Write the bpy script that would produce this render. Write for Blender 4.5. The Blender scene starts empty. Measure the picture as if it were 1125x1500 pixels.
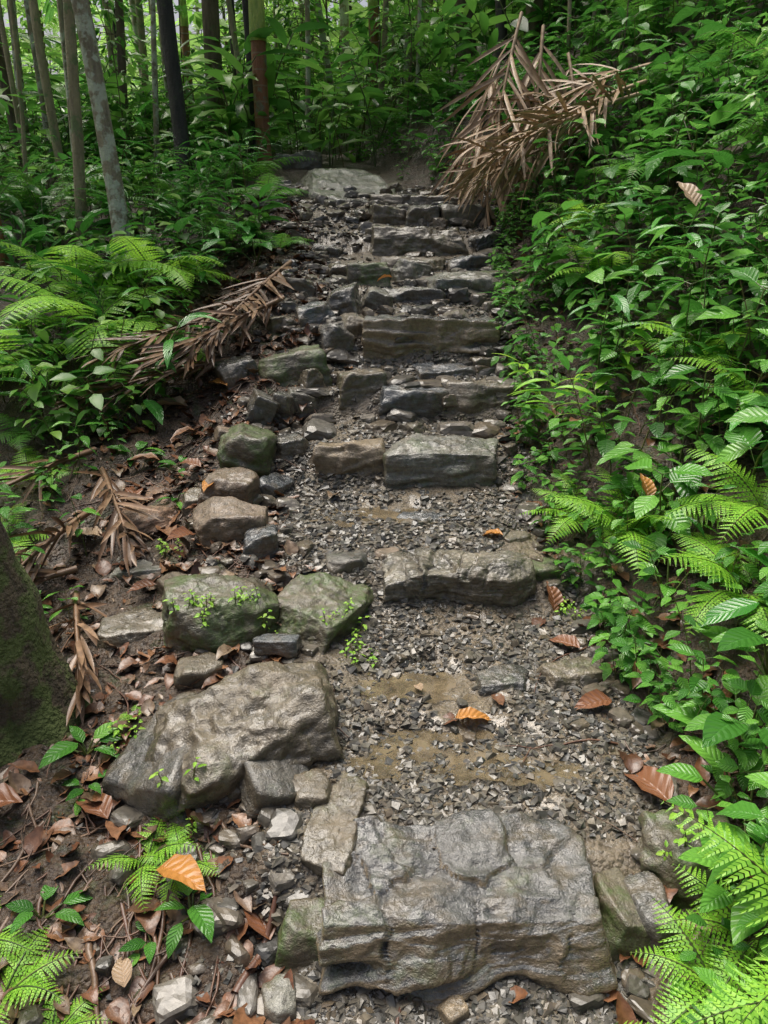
import bpy, math, random, bmesh, numpy as np
from mathutils import Vector
rng=np.random.default_rng(11); random.seed(11)
COL=bpy.context.scene.collection
# ---------------------------------------------------------------- noise
def H(a):
    a=a&0xffffffff; a=((a^(a>>13))*1274126177)&0xffffffff; return ((a^(a>>16))&0xffff)/65535.0*2-1
def vn(x,y,z,s=0):
    xi=np.floor(x).astype(np.int64);yi=np.floor(y).astype(np.int64);zi=np.floor(z).astype(np.int64)
    fx=x-xi;fy=y-yi;fz=z-zi
    fx=fx*fx*(3-2*fx);fy=fy*fy*(3-2*fy);fz=fz*fz*(3-2*fz)
    def h(a,b,c): return H((xi+a)*374761393+(yi+b)*668265263+(zi+c)*1440662683+s*97531)
    l=lambda p,q,t:p+(q-p)*t
    return l(l(l(h(0,0,0),h(1,0,0),fx),l(h(0,1,0),h(1,1,0),fx),fy),l(l(h(0,0,1),h(1,0,1),fx),l(h(0,1,1),h(1,1,1),fx),fy),fz)
def fbm(x,y,z,s=0,o=4):
    r=0;a=1
    for i in range(o):
        r=r+a*vn(x,y,z,s+i);x=x*2.03;y=y*2.03;z=z*2.03;a*=.5
    return r
# ---------------------------------------------------------------- terrain
PY=[-3,0,1.0,1.30,1.45,1.55,2.5,2.65,2.75,3.35,3.5,3.9,4.0,4.3,4.45,4.9,5.05,5.5,5.8,5.95,6.2,6.35,6.6,6.7,7.5,8.5,10,14,20,40,100,300]
PZ=[-.4,-.12,0.0,.03,.15,.17,.28,.38,.41,.49,.64,.70,.83,.93,1.12,1.24,1.33,1.42,1.52,1.66,1.73,1.83,1.90,1.95,2.1,2.35,2.6,3.1,3.8,6,9,14]
def XR(y): return np.interp(y,[0,1.1,1.5,2.5,3.4,4.4,6.5,7.2,8,9,12,40],[.5,.5,.78,.75,.65,.70,.95,.45,.1,-.3,-1,-3])
def XL(y): return np.interp(y,[0,1.1,1.5,2.5,3.4,4.4,5.5,6.5,8,9,12,40],[-.2,-.2,-.3,-.3,-.5,-.35,-.4,-.65,-.85,-1.3,-2.4,-6])
def T0(x,y):
    ps=np.interp(y,PY,PZ)
    pm=sum(np.interp(y+o,PY,PZ) for o in (-.4,-.2,0,.2,.4))/5
    dr=np.maximum(0,x-XR(y)); dl=np.maximum(0,XL(y)-x)
    k=np.clip((dr+dl)/.25,0,1)
    z=ps*(1-k)+pm*k
    z=z+3.0*(1-np.exp(-.24*np.maximum(0,dr-.03)**1.1))+ .09*np.exp(-((dl-.3)/.18)**2)*np.clip((y-2.2)/1,0,1)-.07*np.minimum(dl,8)
    z=z+.035*vn(x*2.1,y*2.1,x*0,3)*np.clip((dr+dl)/.3,.25,1)+.012*vn(x*8,y*8,x*0,5)+.25*vn(x*.5,y*.5,x*0,8)*np.clip((dr+dl-1)/3,0,1)
    return z
PUD=[(.12,2.12,.20,.11),(.18,1.80,.24,.13),(-.05,3.10,.28,.12),(.45,1.72,.12,.07)]
PL=[]
for (a,b,c,d) in PUD: PL.append(float(T0(np.array(a),np.array(b-d*.8)))+.004)
def T(x,y):
    x=np.asarray(x,float);y=np.asarray(y,float)
    z=T0(x,y)
    for (a,b,c,d),lv in zip(PUD,PL):
        q=np.sqrt(((x-a)/c)**2+((y-b)/d)**2)+.5*vn(x*16,y*16,x*0,31)
        m=np.clip((1.3-q)/.6,0,1); z=np.where(z>lv-.005, z*(1-m)+(lv-.005)*m, z)
    return z
def Tf(x,y): return float(T(x,y))
# ---------------------------------------------------------------- mesh helpers
def mkmesh(name,V,F,UV=None,MI=None,smooth=True,attr=None):
    V=np.asarray(V,np.float32);F=np.asarray(F,np.int32);K=F.shape[1]
    me=bpy.data.meshes.new(name)
    me.vertices.add(len(V));me.vertices.foreach_set('co',V.ravel())
    me.loops.add(F.size);me.loops.foreach_set('vertex_index',F.ravel())
    me.polygons.add(len(F));me.polygons.foreach_set('loop_start',np.arange(0,F.size,K,dtype=np.int32))
    try: me.polygons.foreach_set('loop_total',np.full(len(F),K,np.int32))
    except Exception: pass
    if MI is not None: me.polygons.foreach_set('material_index',np.asarray(MI,np.int32))
    me.polygons.foreach_set('use_smooth',np.full(len(F),bool(smooth)))
    if UV is not None:
        ul=me.uv_layers.new(name='UVMap');ul.data.foreach_set('uv',np.asarray(UV,np.float32)[F.ravel()].ravel())
    if attr is not None:
        for k,v in attr.items():
            a=me.attributes.new(k,'FLOAT','POINT');a.data.foreach_set('value',np.asarray(v,np.float32))
    me.update(calc_edges=True);me.validate()
    return me
def mkobj(name,me,mats,loc=(0,0,0),rot=(0,0,0),sc=1):
    for m in mats:
        if len(me.materials)<len(mats): me.materials.append(m)
    o=bpy.data.objects.new(name,me);o.location=loc;o.rotation_euler=rot
    o.scale=(sc,sc,sc) if not hasattr(sc,'__len__') else sc
    COL.objects.link(o);return o
class G:
    def __init__(s,V,F,UV=None,M=None):
        s.V=np.asarray(V,float).reshape(-1,3);s.F=np.asarray(F,int)
        s.UV=np.zeros((len(s.V),2)) if UV is None else np.asarray(UV,float)
        s.M=np.zeros(len(s.F),int) if M is None else np.asarray(M,int)
def join(gs):
    V=[];F=[];U=[];M=[];o=0
    for g in gs:
        V.append(g.V);F.append(g.F+o);U.append(g.UV);M.append(g.M);o+=len(g.V)
    return G(np.concatenate(V),np.concatenate(F),np.concatenate(U),np.concatenate(M))
def inst(g,R,P):
    n=len(P);V=np.einsum('nij,vj->nvi',R,g.V)+P[:,None,:]
    F=g.F[None]+(np.arange(n)*len(g.V))[:,None,None]
    return G(V.reshape(-1,3),F.reshape(-1,g.F.shape[1]),np.tile(g.UV,(n,1)),np.tile(g.M,n))
def RX(a):
    a=np.asarray(a,float);c=np.cos(a);s=np.sin(a);z=a*0;o=z+1
    return np.stack([np.stack([o,z,z],-1),np.stack([z,c,-s],-1),np.stack([z,s,c],-1)],-2)
def RY(a):
    a=np.asarray(a,float);c=np.cos(a);s=np.sin(a);z=a*0;o=z+1
    return np.stack([np.stack([c,z,s],-1),np.stack([z,o,z],-1),np.stack([-s,z,c],-1)],-2)
def RZ(a):
    a=np.asarray(a,float);c=np.cos(a);s=np.sin(a);z=a*0;o=z+1
    return np.stack([np.stack([c,-s,z],-1),np.stack([s,c,z],-1),np.stack([z,z,o],-1)],-2)
def tf(g,R,P,s=1.): return G((g.V*s)@np.asarray(R).T+np.asarray(P),g.F,g.UV,g.M)
def U(a,b,n=None): return rng.uniform(a,b,n)
def tube(P,r,k=5,mi=0,caps=False):
    P=np.asarray(P,float);n=len(P);r=np.broadcast_to(r,(n,))
    tn=np.gradient(P,axis=0);tn/=np.linalg.norm(tn,axis=1)[:,None]+1e-9
    up=np.array([0,0,1.]) if abs(tn[:,2]).mean()<.8 else np.array([0,1.,0])
    a=np.cross(tn,up);a/=np.linalg.norm(a,axis=1)[:,None]+1e-9;b=np.cross(tn,a)
    th=np.arange(k)*2*np.pi/k
    V=P[:,None]+r[:,None,None]*(a[:,None]*np.cos(th)[None,:,None]+b[:,None]*np.sin(th)[None,:,None])
    F=[(i*k+j,i*k+(j+1)%k,(i+1)*k+(j+1)%k,(i+1)*k+j) for i in range(n-1) for j in range(k)]
    UV=np.stack([np.tile(th/6.28,n),np.repeat(np.linspace(0,1,n),k)],1)
    return G(V.reshape(-1,3),F,UV,np.full(len(F),mi))
def leaf(L,W,n=4,kind='ovate',droop=.5,fold=.25,wav=0.0,mi=0):
    t=np.linspace(0,1,n+1)
    if kind=='ovate': w=np.sin(np.pi*t**.72)**.85
    elif kind=='lance': w=np.sin(np.pi*t**.8)**.8
    else: w=np.minimum(1,t*6+.3)*np.clip((1-t)*3,0,1)**.7
    w=np.maximum(w,.03)*W/2
    ang=-droop*t**1.2;dy=np.cos(ang)*L/n;dz=np.sin(ang)*L/n
    y=np.concatenate([[0],np.cumsum(dy[:-1])]);z=np.concatenate([[0],np.cumsum(dz[:-1])])
    V=[];UV=[]
    for i in range(n+1):
        ww=wav*W*math.sin(i*2.4)
        V+= [(-w[i],y[i],z[i]+fold*w[i]+ww),(0,y[i],z[i]),(w[i],y[i],z[i]+fold*w[i]-ww)]
        UV+=[(-1,t[i]),(0,t[i]),(1,t[i])]
    F=[]
    for i in range(n):
        a=i*3;F+=[(a,a+1,a+4,a+3),(a+1,a+2,a+5,a+4)]
    return G(V,F,UV,np.full(len(F),mi))
# ---------------------------------------------------------------- materials
def newmat(name):
    m=bpy.data.materials.new(name);m.use_nodes=True;nt=m.node_tree
    b=nt.nodes['Principled BSDF'];return m,nt,b
def N(nt,t,**kw):
    n=nt.nodes.new(t)
    for k,v in kw.items(): setattr(n,k,v)
    return n
def mixc(nt,f,a,b,bt='MIX'):
    n=nt.nodes.new('ShaderNodeMix');n.data_type='RGBA';n.blend_type=bt
    for s,v in ((n.inputs[0],f),(n.inputs[6],a),(n.inputs[7],b)):
        if hasattr(v,'is_linked') or hasattr(v,'links'): nt.links.new(v,s)
        else: s.default_value=v if not isinstance(v,tuple) else (*v,1)
    return n.outputs[2]
def noise(nt,vec,scale,detail=4,rough=.55):
    n=nt.nodes.new('ShaderNodeTexNoise');n.inputs['Scale'].default_value=scale;n.inputs['Detail'].default_value=min(detail,4);n.inputs['Roughness'].default_value=rough
    if vec is not None: nt.links.new(vec,n.inputs['Vector'])
    return n.outputs['Fac']
def mr(nt,v,a,b,c=0.,d=1.):
    n=nt.nodes.new('ShaderNodeMapRange');nt.links.new(v,n.inputs[0])
    for i,q in enumerate((a,b,c,d)): n.inputs[i+1].default_value=q
    return n.outputs[0]
def mth(nt,op,a,b=0.):
    n=nt.nodes.new('ShaderNodeMath');n.operation=op
    for s,v in ((n.inputs[0],a),(n.inputs[1],b)):
        if hasattr(v,'links'): nt.links.new(v,s)
        else: s.default_value=v
    return n.outputs[0]
def ramp(nt,v,stops):
    n=nt.nodes.new('ShaderNodeValToRGB');nt.links.new(v,n.inputs[0]);e=n.color_ramp.elements
    while len(e)<len(stops): e.new(.5)
    for i,(p,c) in enumerate(stops): e[i].position=p;e[i].color=(*c,1)
    return n.outputs[0]
def bump(nt,b,h,st,dist,sock='Normal'):
    n=nt.nodes.new('ShaderNodeBump');n.inputs['Strength'].default_value=st;n.inputs['Distance'].default_value=dist
    nt.links.new(h,n.inputs['Height']);nt.links.new(n.outputs[0],b.inputs[sock]);return n
def rockmat(name,A,B,moss=.2,rough=(.18,.5),strata=.5,wet=.9,side=None):
    m,nt,b=newmat(name);tc=N(nt,'ShaderNodeTexCoord');oi=N(nt,'ShaderNodeObjectInfo')
    ad=N(nt,'ShaderNodeVectorMath',operation='MULTIPLY_ADD')
    nt.links.new(oi.outputs['Random'],ad.inputs[0]);ad.inputs[1].default_value=(17,31,23);nt.links.new(tc.outputs['Object'],ad.inputs[2]);v=ad.outputs[0]
    n1=noise(nt,v,6,6,.62);n2=noise(nt,v,45,5,.68);n3=noise(nt,v,190,3,.6)
    mp=N(nt,'ShaderNodeMapping');mp.inputs['Scale'].default_value=(6,9,60);mp.inputs['Rotation'].default_value=(.25,.3,0);nt.links.new(v,mp.inputs[0])
    st=noise(nt,mp.outputs[0],1.0,4,.6)
    c=mixc(nt,mr(nt,n1,.38,.62),A,B)
    c=mixc(nt,mr(nt,st,.42,.62,0,strata),c,tuple(x*.45 for x in A))
    c=mixc(nt,mr(nt,n2,.54,.74,0,.6),c,tuple(min(1,x*1.6+.02) for x in B))
    c=mixc(nt,mr(nt,n2,.48,.30,0,.75),c,(.025,.021,.016))
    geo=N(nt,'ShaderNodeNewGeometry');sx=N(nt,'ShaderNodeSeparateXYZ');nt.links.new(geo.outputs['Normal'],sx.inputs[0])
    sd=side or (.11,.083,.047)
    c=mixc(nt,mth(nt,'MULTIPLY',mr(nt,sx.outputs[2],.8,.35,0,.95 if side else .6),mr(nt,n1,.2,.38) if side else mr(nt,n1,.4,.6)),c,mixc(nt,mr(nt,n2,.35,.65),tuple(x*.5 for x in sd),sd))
    c=mixc(nt,mr(nt,noise(nt,v,11,5,.65),.48,.66,0,.6),c,(.135,.105,.064))
    mo=mth(nt,'MULTIPLY',mr(nt,noise(nt,v,7,6,.7),.62-.3*moss,.72-.25*moss),mr(nt,n2,.3,.55))
    if moss>0: c=mixc(nt,mth(nt,'MULTIPLY',mo,min(1,moss*1.6)),c,mixc(nt,n3,(.025,.045,.01),(.10,.145,.035)))
    nt.links.new(c,b.inputs['Base Color'])
    r=mr(nt,n1,.3,.7,rough[0],rough[1]);r=mth(nt,'ADD',r,mth(nt,'MULTIPLY',mo,.35*moss));nt.links.new(r,b.inputs['Roughness'])
    h=mth(nt,'ADD',mth(nt,'ADD',mth(nt,'MULTIPLY',n2,.8),mth(nt,'MULTIPLY',n3,.25)),mth(nt,'MULTIPLY',st,.8*strata))
    bump(nt,b,h,.9,.012);b.inputs['Specular IOR Level'].default_value=.6
    if wet>0:
        nt.links.new(mr(nt,n1,.62,.45,wet*.2,wet*.8),b.inputs['Coat Weight']);b.inputs['Coat Roughness'].default_value=.12;b.inputs['Coat IOR'].default_value=1.42
        bump(nt,b,n2,.45,.008,'Coat Normal')
    return m
def leafmat(name,cols,rough=.32,trans=.35,vein=9,veinc=.25,quilt=.4):
    m,nt,b=newmat(name);geo=N(nt,'ShaderNodeNewGeometry')
    n=len(cols);c=ramp(nt,geo.outputs['Random Per Island'],[(i/(n-1),x) for i,x in enumerate(cols)])
    if vein>0:
        uv=N(nt,'ShaderNodeUVMap');s=N(nt,'ShaderNodeSeparateXYZ');nt.links.new(uv.outputs[0],s.inputs[0])
        au=mth(nt,'ABSOLUTE',s.outputs[0])
        ph=mth(nt,'MULTIPLY',mth(nt,'SUBTRACT',s.outputs[1],mth(nt,'MULTIPLY',au,.22)),vein*6.283)
        sv=mth(nt,'SINE',ph)
        vl=mth(nt,'MAXIMUM',mr(nt,sv,.92,1.0,0,.6),mr(nt,au,.10,.03))
        c=mixc(nt,mth(nt,'MULTIPLY',vl,veinc),c,tuple(min(1,x*1.8+.02) for x in cols[-1]))
        bump(nt,b,mth(nt,'ADD',mth(nt,'MULTIPLY',sv,-.5),mth(nt,'MULTIPLY',vl,-.6)),quilt,.003)
    nt.links.new(c,b.inputs['Base Color']);b.inputs['Roughness'].default_value=rough
    if trans>0:
        tr=N(nt,'ShaderNodeBsdfTranslucent');nt.links.new(mixc(nt,.5,c,tuple(min(1,a*1.6) for a in cols[-1])),tr.inputs[0])
        mx=N(nt,'ShaderNodeMixShader');mx.inputs[0].default_value=trans
        nt.links.new(b.outputs[0],mx.inputs[1]);nt.links.new(tr.outputs[0],mx.inputs[2])
        nt.links.new(mx.outputs[0],nt.nodes['Material Output'].inputs[0])
    return m
def barkmat(name,A,B,patch=None,ring=0,rough=.6,pt=.55,bd=.03):
    m,nt,b=newmat(name);tc=N(nt,'ShaderNodeTexCoord');v=tc.outputs['Object']
    mp=N(nt,'ShaderNodeMapping');mp.inputs['Scale'].default_value=(14,14,2.5);nt.links.new(v,mp.inputs[0])
    n1=noise(nt,mp.outputs[0],1.5,6,.65);n2=noise(nt,v,9,5,.6);n3=noise(nt,v,60,4)
    c=mixc(nt,mr(nt,n1,.35,.65),A,B)
    if patch: c=mixc(nt,mr(nt,n2,pt-.03,pt+.05),c,mixc(nt,n3,tuple(x*.6 for x in patch),patch))
    h=mth(nt,'ADD',mth(nt,'MULTIPLY',n1,.7),mth(nt,'MULTIPLY',n3,.4))
    if ring:
        s=N(nt,'ShaderNodeSeparateXYZ');nt.links.new(v,s.inputs[0])
        w=mr(nt,mth(nt,'SINE',mth(nt,'MULTIPLY',s.outputs[2],ring)),.9,.99);c=mixc(nt,mth(nt,'MULTIPLY',w,.7),c,(.3,.22,.14))
    nt.links.new(c,b.inputs['Base Color']);b.inputs['Roughness'].default_value=rough;bump(nt,b,h,.9,bd);return m
def litmat(name,cols,rough=.35,sc=60,det=2,coat=0,spec=.5):
    m,nt,b=newmat(name);geo=N(nt,'ShaderNodeNewGeometry');tc=N(nt,'ShaderNodeTexCoord')
    n=len(cols);c=ramp(nt,geo.outputs['Random Per Island'],[(i/(n-1),x) for i,x in enumerate(cols)])
    f=noise(nt,tc.outputs['Object'],sc,det)
    c=mixc(nt,mr(nt,f,.4,.7,0,.6),c,tuple(x*.35 for x in cols[0]))
    nt.links.new(c,b.inputs['Base Color']);b.inputs['Roughness'].default_value=rough;bump(nt,b,f,.5,.004)
    b.inputs['Coat Weight'].default_value=coat;b.inputs['Coat Roughness'].default_value=.1;b.inputs['Specular IOR Level'].default_value=spec
    return m
M_dark=rockmat('wet_dark_stone',(.058,.058,.053),(.125,.118,.10),.18,(.15,.38))
M_brown=rockmat('wet_brown_stone',(.095,.08,.052),(.175,.146,.10),.24,(.2,.45))
M_moss=rockmat('mossy_stone',(.08,.072,.048),(.145,.126,.086),.7,(.25,.5),.5,.6)
M_tan=rockmat('tan_stone',(.18,.14,.085),(.28,.215,.14),.12,(.3,.5),.3,.6)
M_light=rockmat('pale_stone',(.12,.12,.10),(.22,.215,.18),.34,(.2,.45))
M_slate=rockmat('blue_slate',(.05,.057,.064),(.105,.115,.122),.05,(.12,.3),.6,1.)
M_ledge=rockmat('ledge_stone',(.058,.060,.062),(.125,.124,.116),.25,(.15,.35),.5,.85,(.31,.235,.14))
M_red=rockmat('reddish_stone',(.14,.098,.062),(.22,.165,.115),.1,(.3,.6),.5,.6)
M_soil=rockmat('rotten_wood',(.14,.07,.036),(.25,.145,.08),.05,(.5,.8),1.,.3)
M_strat=rockmat('layered_stone',(.09,.082,.062),(.25,.225,.17),.08,(.15,.38),.9,.9)
g_net=leafmat('nettle_leaf',[(.04,.15,.02),(.08,.26,.035),(.14,.38,.05),(.20,.47,.07),(.06,.20,.035)],.22,.34,8,.22,.6)
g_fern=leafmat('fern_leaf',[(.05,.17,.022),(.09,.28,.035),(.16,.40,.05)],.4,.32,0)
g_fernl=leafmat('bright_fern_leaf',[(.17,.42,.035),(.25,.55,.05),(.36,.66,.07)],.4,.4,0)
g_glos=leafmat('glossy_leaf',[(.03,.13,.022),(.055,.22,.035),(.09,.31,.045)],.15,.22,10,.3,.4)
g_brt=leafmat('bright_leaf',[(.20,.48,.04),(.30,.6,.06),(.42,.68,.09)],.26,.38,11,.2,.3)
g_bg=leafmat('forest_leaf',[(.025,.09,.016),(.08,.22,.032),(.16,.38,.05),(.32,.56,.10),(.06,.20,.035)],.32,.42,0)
g_far=leafmat('far_sunlit_tint_leaf',[(.14,.32,.05),(.32,.54,.11),(.5,.68,.22),(.6,.74,.32),(.22,.44,.08)],.35,.5,0)  # distant leaves: sunlit brightness put into paler, yellower greens
g_palm=leafmat('palm_leaf',[(.05,.18,.04),(.10,.30,.06),(.17,.40,.08)],.35,.35,0)
M_stem=litmat('green_stem',[(.05,.09,.02),(.10,.14,.03),(.13,.085,.035)])
M_dead=litmat('dead_leaf_brown',[(.07,.03,.015),(.17,.07,.032),(.26,.13,.06),(.11,.05,.028),(.22,.16,.10)],.4,60,2,.1)
M_orange=leafmat('dead_leaf_orange',[(.40,.17,.035),(.46,.21,.05),(.34,.13,.03)],.35,.12,7,.15,.6)
M_tanleaf=leafmat('dead_leaf_tan',[(.32,.22,.13),(.36,.26,.17)],.45,.1,7,.15,.6)
M_darkleaf=leafmat('dead_leaf_dark',[(.14,.055,.025),(.20,.085,.04)],.35,.05,7,.15,.6)
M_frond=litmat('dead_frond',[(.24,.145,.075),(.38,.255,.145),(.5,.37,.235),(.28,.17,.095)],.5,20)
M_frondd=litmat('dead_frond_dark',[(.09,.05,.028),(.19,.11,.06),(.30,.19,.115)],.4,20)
M_root=litmat('twig_bark',[(.10,.045,.028),(.16,.08,.045),(.08,.055,.04),(.23,.14,.08)],.4,40)
B_lich=barkmat('lichen_bark',(.17,.14,.095),(.34,.29,.2),(.6,.63,.5),0,.7,.50)
B_tan=barkmat('tan_bark',(.22,.175,.11),(.4,.33,.21),(.22,.27,.12))
B_black=barkmat('black_bark',(.014,.013,.011),(.035,.031,.026),(.05,.07,.03),0,.6,.62)
B_brown=barkmat('brown_bark',(.075,.053,.034),(.16,.12,.077),(.13,.16,.07),0,.7,.6)
B_palm=barkmat('palm_bark',(.22,.08,.035),(.36,.15,.07),(.25,.22,.15),44,.4,.58)
B_pgreen=barkmat('palm_crownshaft',(.22,.34,.06),(.5,.55,.12),None,0,.3)
B_mossy=barkmat('mossy_bark',(.05,.04,.026),(.14,.11,.066),(.11,.145,.04),0,.9,.47,.06)
def groundmat():
    m,nt,b=newmat('wet_mud');tc=N(nt,'ShaderNodeTexCoord');v=tc.outputs['Object'];at=N(nt,'ShaderNodeAttribute',attribute_name='path')
    n1=noise(nt,v,3,6,.6);n2=noise(nt,v,28,6,.65);n3=noise(nt,v,120,4,.6)
    vo=N(nt,'ShaderNodeTexVoronoi');vo.inputs['Scale'].default_value=75;nt.links.new(v,vo.inputs[0])
    soil=mixc(nt,mr(nt,n2,.35,.65),(.025,.017,.011),(.09,.06,.036))
    soil=mixc(nt,mr(nt,n1,.5,.65,0,.5),soil,(.06,.032,.02))
    soil=mixc(nt,mth(nt,'MULTIPLY',mr(nt,noise(nt,v,6,5,.7),.55,.65),.6),soil,(.035,.06,.015))
    pth=mixc(nt,mr(nt,n2,.35,.65),(.09,.066,.038),(.20,.155,.095))
    sp=N(nt,'ShaderNodeSeparateColor');nt.links.new(vo.outputs['Color'],sp.inputs[0])
    pth=mixc(nt,mr(nt,n1,.35,.65,.1,.45),pth,mixc(nt,sp.outputs[0],(.045,.043,.037),(.17,.155,.13)))
    c=mixc(nt,at.outputs['Fac'],soil,pth);nt.links.new(c,b.inputs['Base Color'])
    nt.links.new(mr(nt,n2,.3,.7,.25,.6),b.inputs['Roughness'])
    h=mth(nt,'ADD',mth(nt,'MULTIPLY',vo.outputs['Distance'],-.8),mth(nt,'ADD',n2,mth(nt,'MULTIPLY',n3,.5)))
    bump(nt,b,h,.9,.012)
    nt.links.new(mth(nt,'MULTIPLY',mr(nt,n1,.58,.42,.1,.8),at.outputs['Fac']),b.inputs['Coat Weight']);b.inputs['Coat Roughness'].default_value=.12;bump(nt,b,n2,.4,.01,'Coat Normal')
    return m
def grade(lo,hi,step,far0,far1,g=1.18):
    c=list(np.arange(lo,hi+1e-6,step));s=step;x=hi
    while x<far1: s*=g;x+=s;c.append(x)
    s=step;x=lo;pre=[]
    while x>far0: s*=g;x-=s;pre.append(x)
    return np.array(pre[::-1]+c)
xs=grade(-1.8,1.4,.018,-150,150,1.12);ys=grade(.7,7.2,.02,-30,300,1.1)
X,Y=np.meshgrid(xs,ys);dd=np.maximum(X-XR(Y),XL(Y)-X)
wob=.06*vn(X*5,Y*5,X*0,77)
pa=np.clip((.05-dd-wob)/.1,0,1)*np.clip((7.2-Y)/.6,0,1)
near=np.clip((9-Y)/3,0,1)
Z=T(X,Y)+near*(.010*fbm(X*18,Y*18,X*0,41,3)*(1.6-pa))
nx,ny=len(xs),len(ys);idx=np.arange(nx*ny).reshape(ny,nx)
Fq=np.stack([idx[:-1,:-1].ravel(),idx[:-1,1:].ravel(),idx[1:,1:].ravel(),idx[1:,:-1].ravel()],1)
mkobj('ground',mkmesh('ground',np.stack([X.ravel(),Y.ravel(),Z.ravel()],1),Fq,attr={'path':pa.ravel()}),[groundmat()])
# ---------------------------------------------------------------- rocks
ICO={}
def ico(n):
    if n not in ICO:
        bm=bmesh.new();bmesh.ops.create_icosphere(bm,subdivisions=n,radius=1)
        ICO[n]=(np.array([v.co[:] for v in bm.verts]),np.array([[v.index for v in f.verts] for f in bm.faces]));bm.free()
    return ICO[n]
def rockgeo(w,d,h,seed,res=5,p=70,tilt=.16,cham=7,amp=.05,strat=.05,box=1.,cells=None,cd=.012,ch=.006,cw=.006,sidec=.3,wb=.012):
    r=np.random.default_rng(seed);D,F=ico(res)
    Ns=[];ds=[]
    for n in ((1,0,0),(-1,0,0),(0,1,0),(0,-1,0),(0,0,1),(0,0,-1)):
        n=np.array(n,float)+r.uniform(-tilt,tilt,3);n/=np.linalg.norm(n);Ns.append(n);ds.append(r.uniform(.9,1.05))
    for i in range(cham):
        n=r.normal(size=3);n[2]=abs(n[2])*.8;n/=np.linalg.norm(n);Ns.append(n);ds.append(np.abs(n).sum()*r.uniform(.66,.86)*box)
    Ns=np.array(Ns);ds=np.array(ds)
    q=np.maximum(D@Ns.T,1e-4)/ds
    R=(q**p).sum(1)**(-1/p)
    V=D*R[:,None]
    S=np.array([w/2,d/2,h/2]);V=V*S
    m=min(w,d,h*1.5);o=seed*3.7
    f=2.2/m;a=amp*m
    nrm=D/S;nrm/=np.linalg.norm(nrm,axis=1)[:,None]
    n1=fbm(V[:,0]*f+o,V[:,1]*f,V[:,2]*f,seed,5)
    n2=vn(V[:,0]*f*3+o,V[:,1]*f*3,V[:,2]*f*3,seed+9);n3=vn(V[:,0]*f*7+o,V[:,1]*f*7,V[:,2]*f*7,seed+19)
    ridg=1-np.abs(n2)*2
    ax=np.array([r.uniform(-.35,.35),r.uniform(-.35,.35),1]);ax/=np.linalg.norm(ax)
    sc=(V@ax)*r.uniform(25,45)+n1*.5
    sw=vn(sc,V[:,0]*5+o,V[:,1]*5,seed+5);sw=np.round(sw*3)/3*.6+sw*.4
    disp=a*n1+a*.3*ridg+a*.12*(1-np.abs(n3)*2)+strat*m*sw*np.clip(1.2-nrm[:,2],.2,1)
    if cells is None and w>.2: cells=np.stack([r.uniform(-w/2,w/2,5),r.uniform(-d/2,d/2,5)],1);cd=.005;ch=.006;wb=.02
    if cells is not None:
        C=np.array(cells);wx=V[:,0]+wb*n2+wb*n1;wy=V[:,1]+wb*n1-wb*n3
        dm=np.sqrt((wx[:,None]-C[:,0])**2+(wy[:,None]-C[:,1])**2);o2=np.argsort(dm,1)
        i0=o2[:,0];d0=np.take_along_axis(dm,o2[:,:1],1)[:,0];d1=np.take_along_axis(dm,o2[:,1:2],1)[:,0]
        hh=r.uniform(-1,1,len(C));up=np.clip(nrm[:,2]*1.5,sidec,1)
        disp=disp-cd*up*np.exp(-((d1-d0)/cw)**2)*(.6+.8*np.clip(n2+.3,0,1))+ch*hh[i0]*up
    V=V+nrm*disp[:,None]
    return V,F
def rock(name,x,y,w,d,h,rz=0,mat=None,seed=1,zo=0,tx=0,ty=0,res=5,zb=None,**kw):
    hh=h*1.25+.03
    V,F=rockgeo(w,d,hh,seed,res,**kw)
    me=mkmesh(name,V,F,smooth=True)
    if zb is None: zb=Tf(x,y)
    return mkobj(name,me,[mat],(x,y+d/2,zb+h-hh/2+zo),(tx,ty,rz))
S='stone_step';Bo='boulder';R_='rock'
FL_=dict(tilt=.11,cham=7,box=1.05,amp=.06)
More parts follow.
